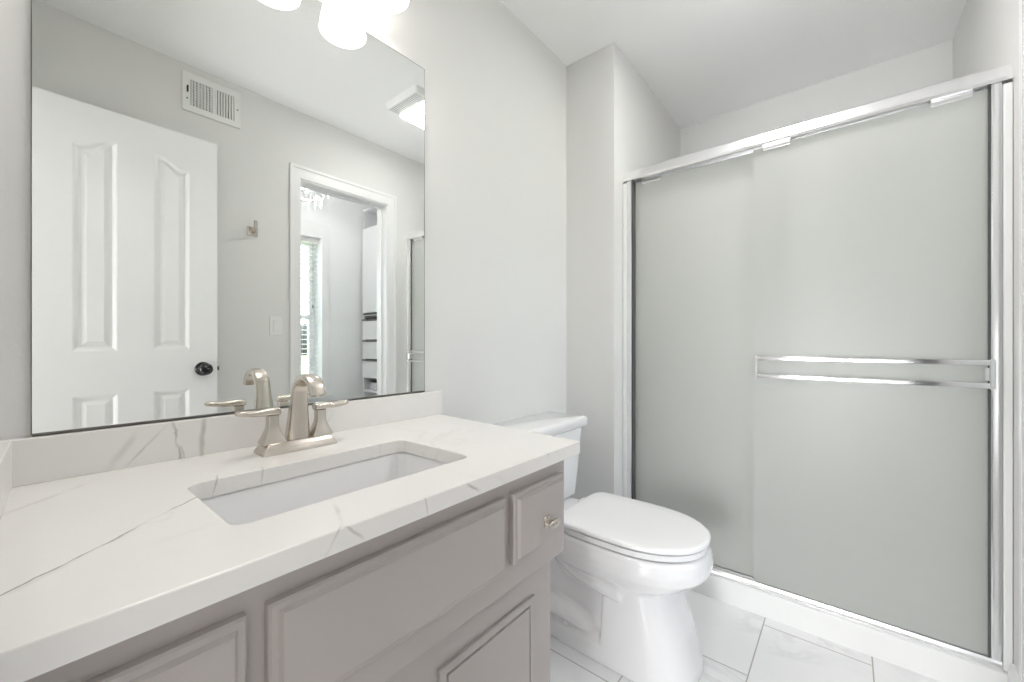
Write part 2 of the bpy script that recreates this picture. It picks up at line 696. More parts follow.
def profiled(mb, loops, y, sgn):
    """rings of one outline stepping in and out: (inset, height towards the viewer)"""
    outline, steps = loops
    rings = []
    for d, h in steps:
        rings.append([(p[0], y + sgn * h, p[1]) for p in inset(outline, d)])
    vs = [[mb.bm.verts.new(p) for p in r] for r in rings]
    for a, c in zip(vs, vs[1:]):
        mb.bridge(a, c)
    mb.bm.faces.new(vs[-1])


def arched(x0, x1, z0, z1, rise, side):
    """panel outline whose head curves up towards one side (cathedral pair)"""
    pts = [(x0, z0), (x1, z0)]
    n = 14
    for k in range(n + 1):
        s = k / n
        x = x1 + (x0 - x1) * s
        u = (x - x0) / (x1 - x0)
        u = u if side > 0 else 1 - u
        h = 0.5 - 0.5 * math.cos(PI * min(1, max(0, (u - 0.12) / 0.76)))
        pts.append((x, z1 - rise + rise * h))
    return pts


DL, DR, DB, DT = -0.030, 0.620, 0.012, 2.034
YD = -0.24
panels = [arched(0.135, 0.265, 1.024, 1.905, 0.045, 1), arched(0.382, 0.511, 1.030, 1.905, 0.045, -1),
          [(0.135, 0.22), (0.268, 0.22), (0.268, 0.843), (0.135, 0.843)], [(0.382, 0.22), (0.511, 0.22), (0.511, 0.843), (0.382, 0.843)]]
b = MB()
b.fill([[(p[0], YD, p[1]) for p in lp] for lp in [rect(DL, DR, DB, DT)] + panels])
for lp in panels:
    profiled(b, (lp, [(0, 0), (0.006, 0.002), (0.016, 0.008), (0.024, 0.008), (0.040, 0.003)]), YD, -1)
o = [(DL, DB), (DR, DB), (DR, DT), (DL, DT)]
b.loft([[(p[0], YD, p[1]) for p in o], [(p[0], YD - 0.035, p[1]) for p in o]], cap0=False)
bmesh.ops.remove_doubles(b.bm, verts=b.bm.verts, dist=1e-5)
door = struct(b.build('door_1', M['door'], bevel=0.0), 'white moulded panel door standing open, reflected in the mirror')
k = MB().lathe([(0.0, 0.0), (0.033, 0.0), (0.033, 0.004), (0.028, 0.009), (0.014, 0.011), (0.012, 0.028), (0.02, 0.034), (0.028, 0.045),
                (0.0275, 0.055), (0.021, 0.064), (0.010, 0.068), (0.0, 0.069)], (0.562, YD, 0.935), 'y', 28, caps=False)
kn = k.build('door_knob', M['black'], door, smooth=True)
kn['label'] = 'black round knob'
b = MB().box(DR - 0.001, DR + 0.0015, YD - 0.030, YD - 0.005, 0.89, 0.98)
b.box(DR, DR + 0.010, YD - 0.024, YD - 0.012, 0.925, 0.945)
b.build('latch_plate', M['black'], door)
k = MB().lathe([(0.0, 0.0), (0.033, 0.0), (0.033, -0.004), (0.014, -0.011), (0.012, -0.028), (0.028, -0.045), (0.021, -0.064), (0.0, -0.069)],
               (0.562, YD - 0.035, 0.935), 'y', 24, caps=False)
k.build('door_knob', M['black'], door, smooth=True)
for z in (0.22, 1.02, 1.84):
    MB().lathe([(0.006, -0.045), (0.006, 0.045)], (DL - 0.004, YD - 0.002, z), 'z', 12).build('hinge', M['black'], door)

# ------------------------------------------------------------------ vanity cabinet
VX0, VX1, VY = -0.053, 0.850, 0.535       # face frame plane
VYL = 0.575                               # lower face, set back
vanity = tag(empty('vanity_cabinet', (0.41, 0.80, 0)), 'greige vanity cabinet with raised fronts under the white quartz top', 'cabinet')
b = MB()
b.box(VX0, VX1, VY, W - 0.002, 0.548, 0.645)
b.box(VX0, VX1, VY, 0.60, 0.645, 0.787)
b.box(VX0, 0.0, 0.60, W - 0.002, 0.645, 0.787)
b.box(VX1 - 0.018, VX1, 0.60, W - 0.002, 0.645, 0.787)
b.box(VX0, VX1, VYL, W - 0.002, 0.09, 0.548)
b.box(VX0, VX1, VYL + 0.07, W - 0.002, 0.0, 0.09)
b.build('carcass', M['cabinet'], vanity, bevel=0.0015)


def raised_front(name, x0, x1, z0, z1, y, th=0.020):
    mb = MB()
    prof = [(0, 0), (0, th - 0.009), (0.003, th - 0.006), (0.010, th - 0.006), (0.012, th - 0.0035), (0.014, th - 0.0005), (0.017, th)]
    profiled(mb, (rect(x0, x1, z0, z1), prof), y, -1)
    return mb.build(name, M['cabinet'], vanity)


raised_front('false_front', 0.186, 0.616, 0.600, 0.748, VY)
raised_front('drawer_front', VX0 + 0.012, 0.164, 0.600, 0.748, VY)
dr = raised_front('drawer_front', 0.640, 0.826, 0.602, 0.748, VY)


def cab_door(x0, x1):
    mb = MB()
    prof = [(0, 0), (0, 0.0055), (0.0015, 0.007), (0.015, 0.007), (0.0165, 0.001), (0.0195, 0.001), (0.021, 0.007)]
    profiled(mb, (rect(x0, x1, 0.115, 0.462), prof), VYL, -1)
    return mb.build('cabinet_door', M['cabinet'], vanity)


cab_door(0.485, 0.774)
cab_door(0.127, 0.419)
# knob of the right drawer: square rose, stem and a short bar grip
kx, kz, ky = 0.745, 0.662, VY - 0.020
b = MB()
b.box(kx - 0.010, kx + 0.010, ky - 0.004, ky, kz - 0.011, kz + 0.011)
b.lathe([(0.0055, 0), (0.0048, -0.016)], (kx, ky - 0.003, kz), 'y', 16)
b.sweep([(kx - 0.019, ky - 0.021, kz), (kx - 0.014, ky - 0.021, kz), (kx, ky - 0.022, kz), (kx + 0.014, ky - 0.021, kz), (kx + 0.019, ky - 0.021, kz)],
        [(0.003, 0.002), (0.0075, 0.0055), (0.0085, 0.0065), (0.0075, 0.0055), (0.003, 0.002)], (0, 0, 1), 3.0, 16)
kk = b.build('knob', M['nickel'], dr, bevel=0.001)
smooth_angle(kk)
kk['label'] = 'brushed nickel knob'

# ------------------------------------------------------------------ countertop
CZ0, CZ1, CY = 0.788, 0.818, 0.50
SX0, SX1, SY0, SY1 = 0.176, 0.604, 0.610, 0.852
top = tag(empty('countertop', (0.42, 0.79, CZ0)), 'white quartz countertop with grey veins and backsplash on the vanity', 'countertop')
MB().holed([(XW, CY), (0.868, CY), (0.903, W - 0.001), (XW, W - 0.001)], [rrect(SX0, SX1, SY0, SY1, 0.022)], CZ0, CZ1).build(
    'slab', M['quartz'], top, bevel=0.002)
MB().box(XW, 0.912, W - 0.021, W - 0.001, CZ1, 0.896).build('backsplash', M['quartz'], top, bevel=0.0015)
MB().holed([(XW, 0.53), (-0.031, 0.53), (-0.0075, W - 0.021), (XW, W - 0.021)], [], CZ1, 0.896).build('sidesplash', M['quartz'], top, bevel=0.0015)

# ------------------------------------------------------------------ sink
sink = tag(empty('sink', (0.39, 0.731, 0.64)), 'white rectangular undermount sink set in the quartz countertop', 'sink')


def sring(ins, r, z):
    return [(p[0], p[1], z) for p in rrect(SX0 - 0.006 + ins, SX1 + 0.006 - ins, SY0 - 0.006 + ins, SY1 + 0.006 - ins, r, 8)]


b = MB()
b.loft([sring(-0.016, 0.04, CZ0 - 0.001), sring(0.0, 0.028, CZ0 - 0.001), sring(0.003, 0.03, CZ0 - 0.006), sring(0.007, 0.035, 0.74), sring(0.014, 0.045, 0.69),
        sring(0.028, 0.055, 0.667), sring(0.055, 0.05, 0.657), sring(0.100, 0.015, 0.653)], cap0=False)
b.build('basin', M['ceramic'], sink, smooth=True, mods=[('SOLIDIFY', dict(thickness=0.008, offset=-1))])
MB().lathe([(0.030, 0.0), (0.030, 0.003), (0.026, 0.0045), (0.020, 0.003), (0.018, 0.0075), (0.0, 0.0085)], (0.39, 0.735, 0.6525), 'z', 28, caps=False).build(
    'drain', M['nickel'], sink, smooth=True)

# ------------------------------------------------------------------ faucet
faucet = tag(empty('faucet', (0.403, 0.965, CZ1)), 'brushed nickel two-handle faucet standing behind the sink', 'faucet')
FX, FY = 0.403, 0.966


def frame_ring(cx, cy, hx, hy, z, r):
    return [(p[0], p[1], z) for p in rrect(cx - hx, cx + hx, cy - hy, cy + hy, r, 4)]


b = MB()
b.loft([frame_ring(FX, FY, 0.080, 0.031, CZ1, 0.004), frame_ring(FX, FY, 0.079, 0.030, CZ1 + 0.006, 0.004),
        frame_ring(FX, FY, 0.068, 0.022, CZ1 + 0.021, 0.003), frame_ring(FX, FY, 0.066, 0.020, CZ1 + 0.0225, 0.003)])
smooth_angle(b.build('base', M['nickel'], faucet), 25)
b = MB()
path = [(FY + 0.008, 0.838), (FY + 0.007, 0.862), (FY + 0.005, 0.888), (FY + 0.002, 0.913)]
siz = [(0.026, 0.020), (0.0238, 0.0170), (0.0212, 0.0145), (0.0194, 0.0124)]
for k in range(9):
    a = math.radians(2 + 166 * k / 8)
    path.append((FY - 0.048 + 0.046 * math.cos(a), 0.9345 + 0.0455 * math.sin(a)))
    siz.append((0.0180 - 0.001 * min(k, 4) / 4, 0.0106 - 0.0030 * k / 8))


def dense(path, siz, k=3):
    P, S = [], []
    n = len(path)
    for i in range(n - 1):
        p0, p1, p2, p3 = (path[max(i - 1, 0)], path[i], path[i + 1], path[min(i + 2, n - 1)])
        for j in range(k):
            t = j / k
            P.append(tuple(0.5 * (2 * b1 + (c - a) * t + (2 * a - 5 * b1 + 4 * c - d) * t * t + (3 * b1 - a - 3 * c + d) * t ** 3)
                           for a, b1, c, d in zip(p0, p1, p2, p3)))
            S.append(tuple(a + (c - a) * t for a, c in zip(siz[i], siz[i + 1])))
    P.append(path[-1])
    S.append(siz[-1])
    return P, S


P, S = dense([(FX + 0.004, y, z) for y, z in path], siz)
b.sweep(P, S, (1, 0, 0), 3.2, 28)
smooth_angle(b.build('spout', M['nickel'], faucet), 35)
b = MB().lathe([(0.0065, 0.001), (0.0065, -0.003), (0.005, -0.003)], (FX + 0.004, FY - 0.093, 0.945), 'z', 16)
b.build('aerator', M['nickel'], faucet)
for s in (-1, 1):
    hx = FX + s * 0.052
    b = MB()
    b.loft([frame_ring(hx, FY, 0.0235, 0.0195, CZ1 + 0.0215, 0.002), frame_ring(hx, FY, 0.0225, 0.0190, CZ1 + 0.025, 0.002),
            frame_ring(hx, FY, 0.0165, 0.0150, CZ1 + 0.039, 0.002), frame_ring(hx, FY, 0.0115, 0.0115, CZ1 + 0.053, 0.002),
            frame_ring(hx, FY, 0.0104, 0.0104, CZ1 + 0.060, 0.002), frame_ring(hx, FY, 0.0102, 0.0102, CZ1 + 0.081, 0.002)])
    hd = smooth_angle(b.build('handle', M['nickel'], faucet), 25)
    b = MB()
    z = CZ1 + 0.0885
    lp = [(hx - s * 0.014, FY, z), (hx - s * 0.012, FY, z), (hx, FY, z + 0.0005), (hx + s * 0.012, FY, z + 0.0005), (hx + s * 0.026, FY, z),
          (hx + s * 0.042, FY, z + 0.001), (hx + s * 0.056, FY, z + 0.003), (hx + s * 0.066, FY, z + 0.004), (hx + s * 0.070, FY, z + 0.0045)]
    ls = [(0.011, 0.0065), (0.0125, 0.0085), (0.013, 0.009), (0.012, 0.0084), (0.0105, 0.0074), (0.0125, 0.0068), (0.0135, 0.0064), (0.0105, 0.005), (0.003, 0.002)]
    P, S = dense(lp, ls)
    b.sweep(P, S, (0, 1, 0), 2.6, 20)
    smooth_angle(b.build('lever', M['nickel'], hd), 50)

# ------------------------------------------------------------------ mirror
mirror = tag(empty('wall_mirror', (0.43, W, 0.899)), 'large frameless rectangular wall mirror above the vanity backsplash', 'mirror')
MB().box(0.014, 0.849, W - 0.006, W - 0.0008, 0.900, 1.9585).build('mirror_glass', M['mirror'], mirror)
b = MB().box(0.014, 0.849, W - 0.009, W - 0.0065, 0.8965, 0.9012)
b.box(0.014, 0.849, W - 0.009, W - 0.001, 0.8965, 0.8980)
b.build('bottom_channel', M['steel'], mirror)
b = MB().box(0.849, 0.8505, W - 0.0062, W - 0.0008, 0.899, 1.9585)
b.box(0.014, 0.8505, W - 0.0062, W - 0.0008, 1.9585, 1.9600)
b.box(0.0125, 0.014, W - 0.0062, W - 0.0008, 0.899, 1.96)
b.build('edge', M['steel'], mirror)

# ------------------------------------------------------------------ vanity light
vl = tag(empty('vanity_light', (0.437, W, 2.02)), 'three-shade vanity light with glowing glass shades on the wall above the mirror', 'light fixture')
b = MB().box(0.150, 0.724, W - 0.022, W - 0.0005, 2.150, 2.225)
b.build('back_bar', M['nickel'], vl, bevel=0.006)
SHY, SHZ = 0.965, 2.000
for sx in (0.235, 0.431, 0.627):
    b = MB()
    b.tube([(sx, W - 0.02, 2.185), (sx, SHY + 0.07, 2.19), (sx, SHY + 0.025, 2.185), (sx, SHY, 2.165), (sx, SHY, 2.14)], 0.008, 12)
    b.lathe([(0.0, 0.155), (0.018, 0.155), (0.028, 0.145), (0.030, 0.118), (0.0, 0.118)], (sx, SHY, SHZ), 'z', 24, caps=False)
    arm = smooth_angle(b.build('arm', M['nickel'], vl), 40)
    b = MB()
    b.lathe([(0.026, 0.122), (0.040, 0.112), (0.052, 0.085), (0.060, 0.045), (0.0665, 0.0), (0.0635, 0.0), (0.057, 0.045), (0.049, 0.083), (0.037, 0.108), (0.026, 0.116)],
            (sx, SHY, SHZ), 'z', 36, caps=False)
    sh = b.build('shade', M['shade'], vl, smooth=True)
    MB().lathe([(0.0, 0.004), (0.030, 0.0035), (0.055, 0.005), (0.062, 0.010)], (sx, SHY, SHZ), 'z', 36, caps=False).build('lamp', M['vanity_glow'], sh, smooth=True)

# ------------------------------------------------------------------ toilet
TX = 1.362
toilet = tag(empty('toilet', (TX, 0.70, 0)), 'white two-piece toilet with closed elongated seat between vanity and shower', 'toilet')


def egg(yf, yb, hw, yc, z, n=48, e=2.3, eb=4.0):
    pts = []
    for k in range(n):
        a = 2 * PI * k / n
        cu, su = math.cos(a), math.sin(a)
        ee = e if su < 0 else eb
        x = math.copysign(abs(cu) ** (2 / ee), cu) * hw
        y = math.copysign(abs(su) ** (2 / ee), su)
        y = yc + (y * (yb - yc) if y > 0 else y * (yc - yf))
        pts.append((TX + x, y, z))
    return pts


b = MB()
# bowl
b.loft([egg(0.455, 0.86, 0.118, 0.60, 0.225), egg(0.425, 0.86, 0.140, 0.57, 0.270), egg(0.370, 0.87, 0.168, 0.56, 0.300), egg(0.328, 0.88, 0.183, 0.55, 0.335),
        egg(0.322, 0.885, 0.186, 0.55, 0.360), egg(0.330, 0.885, 0.184, 0.55, 0.392), egg(0.338, 0.885, 0.178, 0.55, 0.402)])
# front pedestal, flat sides and leaning front
b.loft([egg(0.352, 0.640, 0.148, 0.50, 0.0, e=2.6, eb=14), egg(0.356, 0.640, 0.147, 0.50, 0.03, e=2.6, eb=14), egg(0.385, 0.636, 0.140, 0.51, 0.13, e=2.6, eb=14),
        egg(0.420, 0.632, 0.134, 0.53, 0.22, e=2.6, eb=14), egg(0.440, 0.625, 0.130, 0.54, 0.29, e=2.6, eb=12)])
# rear body and foot ledge
b.loft([egg(0.60, 0.950, 0.110, 0.75, 0.0, e=6, eb=5), egg(0.60, 0.950, 0.107, 0.75, 0.20, e=6, eb=5), egg(0.60, 0.960, 0.118, 0.75, 0.34, e=6, eb=5),
        egg(0.60, 1.030, 0.135, 0.75, 0.385, e=6, eb=6), egg(0.60, 1.040, 0.140, 0.75, 0.402, e=6, eb=6)])
b.loft([egg(0.58, 0.950, 0.147, 0.70, 0.0, e=10, eb=3.2), egg(0.58, 0.948, 0.145, 0.70, 0.055, e=10, eb=3.2), egg(0.60, 0.935, 0.120, 0.70, 0.085, e=10, eb=3.2)])
for s in (-1, 1):
    tx = TX + s * 0.119
    P, S = dense([(tx, 0.560, 0.245), (tx - s * 0.002, 0.640, 0.252), (tx, 0.720, 0.272), (tx, 0.785, 0.305), (tx, 0.840, 0.345), (tx, 0.900, 0.375)],
                 [(0.030, 0.03), (0.034, 0.03), (0.036, 0.032), (0.036, 0.032), (0.034, 0.03), (0.03, 0.03)])
    b.sweep(P, S, (1, 0, 0), 2.0, 18)
    P, S = dense([(tx, 0.955, 0.12), (tx, 0.900, 0.118), (tx, 0.820, 0.114), (tx, 0.750, 0.108), (tx, 0.700, 0.092), (tx, 0.680, 0.075)],
                 [(0.030, 0.03), (0.036, 0.036), (0.037, 0.037), (0.036, 0.034), (0.028, 0.026), (0.012, 0.012)])
    b.sweep(P, S, (1, 0, 0), 2.0, 18)
b.build('bowl', M['ceramic'], toilet, smooth=True,
        mods=[('REMESH', dict(mode='VOXEL', voxel_size=0.005, use_smooth_shade=True)), ('SMOOTH', dict(factor=0.5, iterations=5))])
for s in (-1, 1):
    MB().lathe([(0.014, 0.0), (0.014, 0.006), (0.011, 0.013), (0.005, 0.016), (0.0, 0.0165)], (TX + s * 0.130, 0.765, 0.068), 'z', 20, caps=False).build(
        'bolt_cap', M['seat'], toilet, smooth=True)


def tank_ring(hw, y0, y1, z, r=0.035, bulge=0.012):
    pts = []
    for x, y in rrect(TX - hw, TX + hw, y0, y1, r, 6):
        if y < y0 + r + 0.001:
            y -= bulge * max(0.0, 1 - ((x - TX) / hw) ** 2)
        pts.append((x, y, z))
    return pts


b = MB()
b.loft([tank_ring(0.175, 0.915, 1.055, 0.403), tank_ring(0.186, 0.905, 1.058, 0.412), tank_ring(0.200, 0.895, 1.062, 0.56), tank_ring(0.212, 0.888, 1.064, 0.694)])
smooth_angle(b.build('tank', M['ceramic'], toilet, bevel=0.004), 40)
b = MB()
b.loft([tank_ring(0.216, 0.886, 1.070, 0.694, 0.016, 0.014), tank_ring(0.225, 0.876, 1.075, 0.702, 0.016, 0.014), tank_ring(0.2265, 0.8745, 1.0755, 0.727, 0.016, 0.014),
        tank_ring(0.223, 0.878, 1.074, 0.737, 0.014, 0.014), tank_ring(0.214, 0.887, 1.068, 0.741, 0.012, 0.014)])
smooth_angle(b.build('tank_lid', M['ceramic'], toilet), 50)
# seat ring and lid
b = MB()
outer = egg(0.334, 0.800, 0.179, 0.56, 0, e=2.15, eb=5.0)
inner = [(p[0], p[1]) for p in egg(0.40, 0.70, 0.115, 0.55, 0, e=2.1, eb=2.4)]
b.holed([(p[0], p[1]) for p in outer], [inner], 0.4065, 0.4235)
b.build('seat', M['seat'], toilet, bevel=0.004, seg=3)


def lid_ring(d, z):
    return egg(0.330 + d, 0.806 - d, 0.181 - d, 0.56, z, 64, 2.15, 9.0)


b = MB()
b.loft([lid_ring(0.004, 0.4275), lid_ring(0.0, 0.4295), lid_ring(0.0, 0.4395), lid_ring(0.003, 0.4425), lid_ring(0.012, 0.4445), lid_ring(0.06, 0.4470), lid_ring(0.12, 0.4478)])
smooth_angle(b.build('seat_lid', M['seat'], toilet), 60)
for s in (-1, 1):
    MB().lathe([(0.011, -0.022), (0.012, 0.0), (0.011, 0.022)], (TX + s * 0.075, 0.818, 0.4225), 'x', 16).build('hinge', M['seat'], toilet, bevel=0.002)
    MB().box(TX + s * 0.075 - 0.012, TX + s * 0.075 + 0.012, 0.806, 0.832, 0.4005, 0.416).build('hinge_foot', M['seat'], toilet, bevel=0.003)

# ------------------------------------------------------------------ shower pan, surround and sliding doors
pan = tag(empty('shower_pan', (2.27, 0.225, 0)), 'white shower base with raised front curb under the glass doors', 'shower base')
b = MB()
b.holed([(XD + 0.0, 0), (XD + 0.085, 0), (XD + 0.085, 0.088), (XD + 0.078, 0.098), (XD + 0.006, 0.098), (XD, 0.092)], [], YO + 0.001, YS - 0.001, 'z')
for v in b.bm.verts:
    v.co = Vector((v.co.x, v.co.z, v.co.y))
b.build('curb', M['surround'], pan, bevel=0.002)
b = MB().box(XD + 0.085, XB - 0.001, YO + 0.001, YS - 0.001, 0.0, 0.035)
b.box(XB - 0.05, XB - 0.001, YO + 0.001, YS - 0.001, 0.035, 0.07)
b.build('pan_floor', M['surround'], pan, bevel=0.004)
MB().lathe([(0.05, 0.035), (0.05, 0.038), (0.04, 0.039), (0.0, 0.039)], (2.30, 0.225, 0), 'z', 24, caps=False).build('drain', M['chrome'], pan, smooth=True)

sur = tag(empty('shower_surround', (2.27, 0.225, 0.1)), 'white wall panels lining the shower behind the frosted doors', 'shower surround')
ST = 1.815
MB().box(XD, XB - 0.001, YS - 0.020, YS - 0.001, 0.10, ST).build('side_panel', M['surround'], sur, bevel=0.004)
MB().box(XD, XB - 0.001, YO + 0.001, YO + 0.020, 0.10, ST).build('side_panel', M['surround'], sur, bevel=0.004)
MB().box(XB - 0.020, XB - 0.001, YO + 0.021, YS - 0.021, 0.071, ST).build('back_panel', M['surround'], sur, bevel=0.004)

sd = tag(empty('shower_door', (XD + 0.03, 0.225, 0.098)), 'chrome framed sliding shower door with frosted glass panels and towel bar', 'shower door')
YL, YR = YS - 0.021, YO + 0.021
# header: rounded nose profile, spans wall to wall above the surround
prof = [(0.0, 1.823), (0.0, 1.834), (0.013, 1.870), (0.020, 1.877), (0.030, 1.879), (0.060, 1.879), (0.062, 1.823), (0.050, 1.823), (0.050, 1.868), (0.024, 1.868), (0.012, 1.834), (0.012, 1.823)]
b = MB()
b.holed([(XD - 0.002 + p[0], p[1]) for p in prof], [], YO + 0.001, YS - 0.001, 'z')
for v in b.bm.verts:
    v.co = Vector((v.co.x, v.co.z, v.co.y))
b.build('header_rail', M['bright'], sd)
for y0, y1 in ((YL - 0.022, YL), (YR, YR + 0.022)):
    b = MB().box(XD + 0.002, XD + 0.050, y0, y1, 0.122, 1.823)
    b.build('side_jamb', M['chrome'], sd, bevel=0.003)
for y0, y1 in ((YL - 0.0275, YL - 0.0225), (YR + 0.0225, YR + 0.0265)):
    MB().box(XD + 0.010, XD + 0.040, y0, y1, 0.122, 1.823).build('jamb_seal', M['rubber'], sd)
b = MB()
prof = [(0.0, 0.0985), (0.0, 0.106), (0.006, 0.112), (0.008, 0.121), (0.014, 0.121), (0.016, 0.110), (0.026, 0.110), (0.028, 0.1215), (0.034, 0.1215), (0.036, 0.110),
        (0.056, 0.110), (0.056, 0.0985)]
b.holed([(XD + p[0], p[1]) for p in prof], [], YR, YL, 'z')
for v in b.bm.verts:
    v.co = Vector((v.co.x, v.co.z, v.co.y))
b.build('bottom_track', M['bright'], sd)


def sliding(y0, y1, x, bar):
    p = MB().box(x, x + 0.006, y0, y1, 0.1235, 1.818).build('sliding_panel', M['frosted'], sd)
    for yy in (y0 + 0.03, y1 - 0.12):
        MB().box(x - 0.003, x + 0.009, yy, yy + 0.09, 1.805, 1.850).build('hanger', M['bright'], p, bevel=0.001)
    if bar:
        b0 = MB()
        bx = x - 0.034
        for z in (0.999, 0.931):
            b0.sweep([(bx, y0 - 0.010, z), (bx, y1 - 0.009, z)], [(0.0085, 0.0045)] * 2, (0, 0, 1), 5, 16)
        tb = smooth_angle(b0.build('towel_bar', M['chrome'], p), 40)
        for yy in (y0 - 0.004, y1 - 0.015):
            b0 = MB().box(x - 0.040, x - 0.030, yy - 0.006, yy + 0.006, 0.921, 1.010)
            b0.box(x - 0.034, x, max(yy, y0 + 0.006) - 0.005, max(yy, y0 + 0.006) + 0.005, 0.945, 0.985)
            b0.build('bar_bracket', M['chrome'], p, bevel=0.002)
    return p


f1 = sliding(-0.3255, 0.283, XD + 0.015, True)
f1['label'] = 'front frosted panel carrying the double towel bar'
f2 = sliding(0.165, 0.7745, XD + 0.040, False)
f2['label'] = 'rear frosted panel'

valve = tag(empty('shower_valve', (2.36, YO + 0.02, 1.285)), 'round shower valve faintly seen through the right frosted panel', 'shower valve')
MB().lathe([(0.0, 0.0), (0.085, 0.0), (0.083, 0.006), (0.05, 0.014), (0.0, 0.016)], (2.36, YO + 0.0205, 1.285), 'y', 32, caps=False).build('escutcheon', M['nickel'], valve, smooth=True)
b = MB().lathe([(0.024, 0.012), (0.022, 0.055), (0.0, 0.058)], (2.36, YO + 0.0205, 1.285), 'y', 20)
b.sweep([(2.36, YO + 0.068, 1.29), (2.30, YO + 0.072, 1.28), (2.255, YO + 0.075, 1.272)], [(0.009, 0.007), (0.008, 0.006), (0.006, 0.005)], (0, 0, 1), 2, 12)
b.build('lever', M['nickel'], valve)

# ------------------------------------------------------------------ exhaust fan with lamp on the ceiling (mirror reflection)
fan = tag(empty('exhaust_fan', (1.50, 0.235, H - 0.035)), 'square white ceiling exhaust fan with lit lamp reflected at the mirror edge', 'exhaust fan')
b = MB()
FX0, FX1, FY0, FY1 = 1.343, 1.655, 0.095, 0.378
b.loft([[(x, y, H - 0.0005) for x, y in rrect(FX0, FX1, FY0, FY1, 0.012)], [(x, y, H - 0.020) for x, y in rrect(FX0, FX1, FY0, FY1, 0.012)],
        [(x, y, H - 0.034) for x, y in rrect(FX0 + 0.008, FX1 - 0.008, FY0 + 0.008, FY1 - 0.008, 0.01)]])
b.build('housing', M['plastic'], fan)
b = MB()
for i in range(6):
    x = FX0 + 0.020 + i * 0.011
    b.box(x, x + 0.005, FY0 + 0.018, FY1 - 0.018, H - 0.0345, H - 0.0335)
b.build('grille', M['grey'], fan)
b = MB()
b.loft([[(x, y, H - 0.033) for x, y in rrect(1.432, 1.645, 0.105, 0.335, 0.012)], [(x, y, H - 0.042) for x, y in rrect(1.434, 1.643, 0.107, 0.333, 0.012)],
        [(x, y, H - 0.047) for x, y in rrect(1.445, 1.632, 0.118, 0.322, 0.012)]])
b.build('lamp_lens', M['fan_glow'], fan)

# ------------------------------------------------------------------ air vent, robe hook and switch on the south wall (mirror reflection)
vent = tag(empty('air_vent', (0.633, YO, 2.208)), 'white louvered air vent high on the wall above the open door', 'vent')
VY1 = YO
b = MB()
b.holed(rect(0.508, 0.757, 2.208, 2.399), [rect(0.540, 0.632, 2.240, 2.367), rect(0.642, 0.727, 2.240, 2.367)], VY1 + 0.001, VY1 + 0.009, 'y')
b.build('frame', M['plastic'], vent, bevel=0.002)
MB().box(0.538, 0.729, VY1 + 0.0005, VY1 + 0.0015, 2.238, 2.369).build('duct', M['dark'], vent)
b = MB()
for x0, sgn in ((0.540, 1), (0.642, -1)):
    n = 7
    pitch = (0.092 if sgn > 0 else 0.085) / n
    for i in range(n):
        xc = x0 + pitch * (i + 0.5)
        dx = sgn * 0.0030
        hw = 0.0016 if sgn > 0 else 0.0028
        b.loft([[(xc - dx - hw, VY1 + 0.002, z), (xc - dx + hw, VY1 + 0.002, z), (xc + dx + hw, VY1 + 0.0085, z), (xc + dx - hw, VY1 + 0.0085, z)] for z in (2.240, 2.367)])
for i in range(9):
    z = 2.252 + i * 0.0128
    b.box(0.540, 0.632, VY1 + 0.003, VY1 + 0.006, z, z + 0.0022)
b.build('louvers', M['plastic'], vent)
b = MB().box(0.526, 0.5315, VY1 + 0.009, VY1 + 0.018, 2.300, 2.330)
b.build('damper_lever', M['dark'], vent)
for sx, sz in ((0.528, 2.27), (0.742, 2.303)):
    MB().lathe([(0.004, 0.009), (0.0035, 0.0105), (0, 0.011)], (sx, VY1, sz), 'y', 12, caps=False).build('screw', M['steel'], vent)

hook = tag(empty('robe_hook', (0.815, YO, 1.66)), 'square brushed nickel robe hook on the wall seen in the mirror', 'hook')
b = MB().box(0.790, 0.840, YO + 0.0005, YO + 0.009, 1.645, 1.697)
b.build('back_plate', M['nickel'], hook, bevel=0.002)
b = MB()
P, S = dense([(0.815, YO + 0.008, 1.668), (0.815, YO + 0.025, 1.668), (0.815, YO + 0.042, 1.678), (0.815, YO + 0.05, 1.700), (0.815, YO + 0.05, 1.722)],
             [(0.008, 0.006)] * 3 + [(0.009, 0.005), (0.009, 0.004)])
b.sweep(P, S, (1, 0, 0), 4, 12)
b.build('prong', M['nickel'], hook, bevel=0)

sw = tag(empty('light_switch', (0.933, YO, 1.10)), 'white rocker light switch beside the doorway casing in the mirror', 'light switch')
MB().box(0.900, 0.966, YO + 0.0005, YO + 0.006, 1.102, 1.210).build('cover_plate', M['plastic'], sw, bevel=0.002)
b = MB()
b.loft([[(0.918, YO + 0.006, 1.124), (0.948, YO + 0.006, 1.124), (0.948, YO + 0.006, 1.188), (0.918, YO + 0.006, 1.188)],
        [(0.9185, YO + 0.008, 1.1245), (0.9475, YO + 0.008, 1.1245), (0.9475, YO + 0.011, 1.1875), (0.9185, YO + 0.011, 1.1875)]])
b.build('rocker', M['trim'], sw)

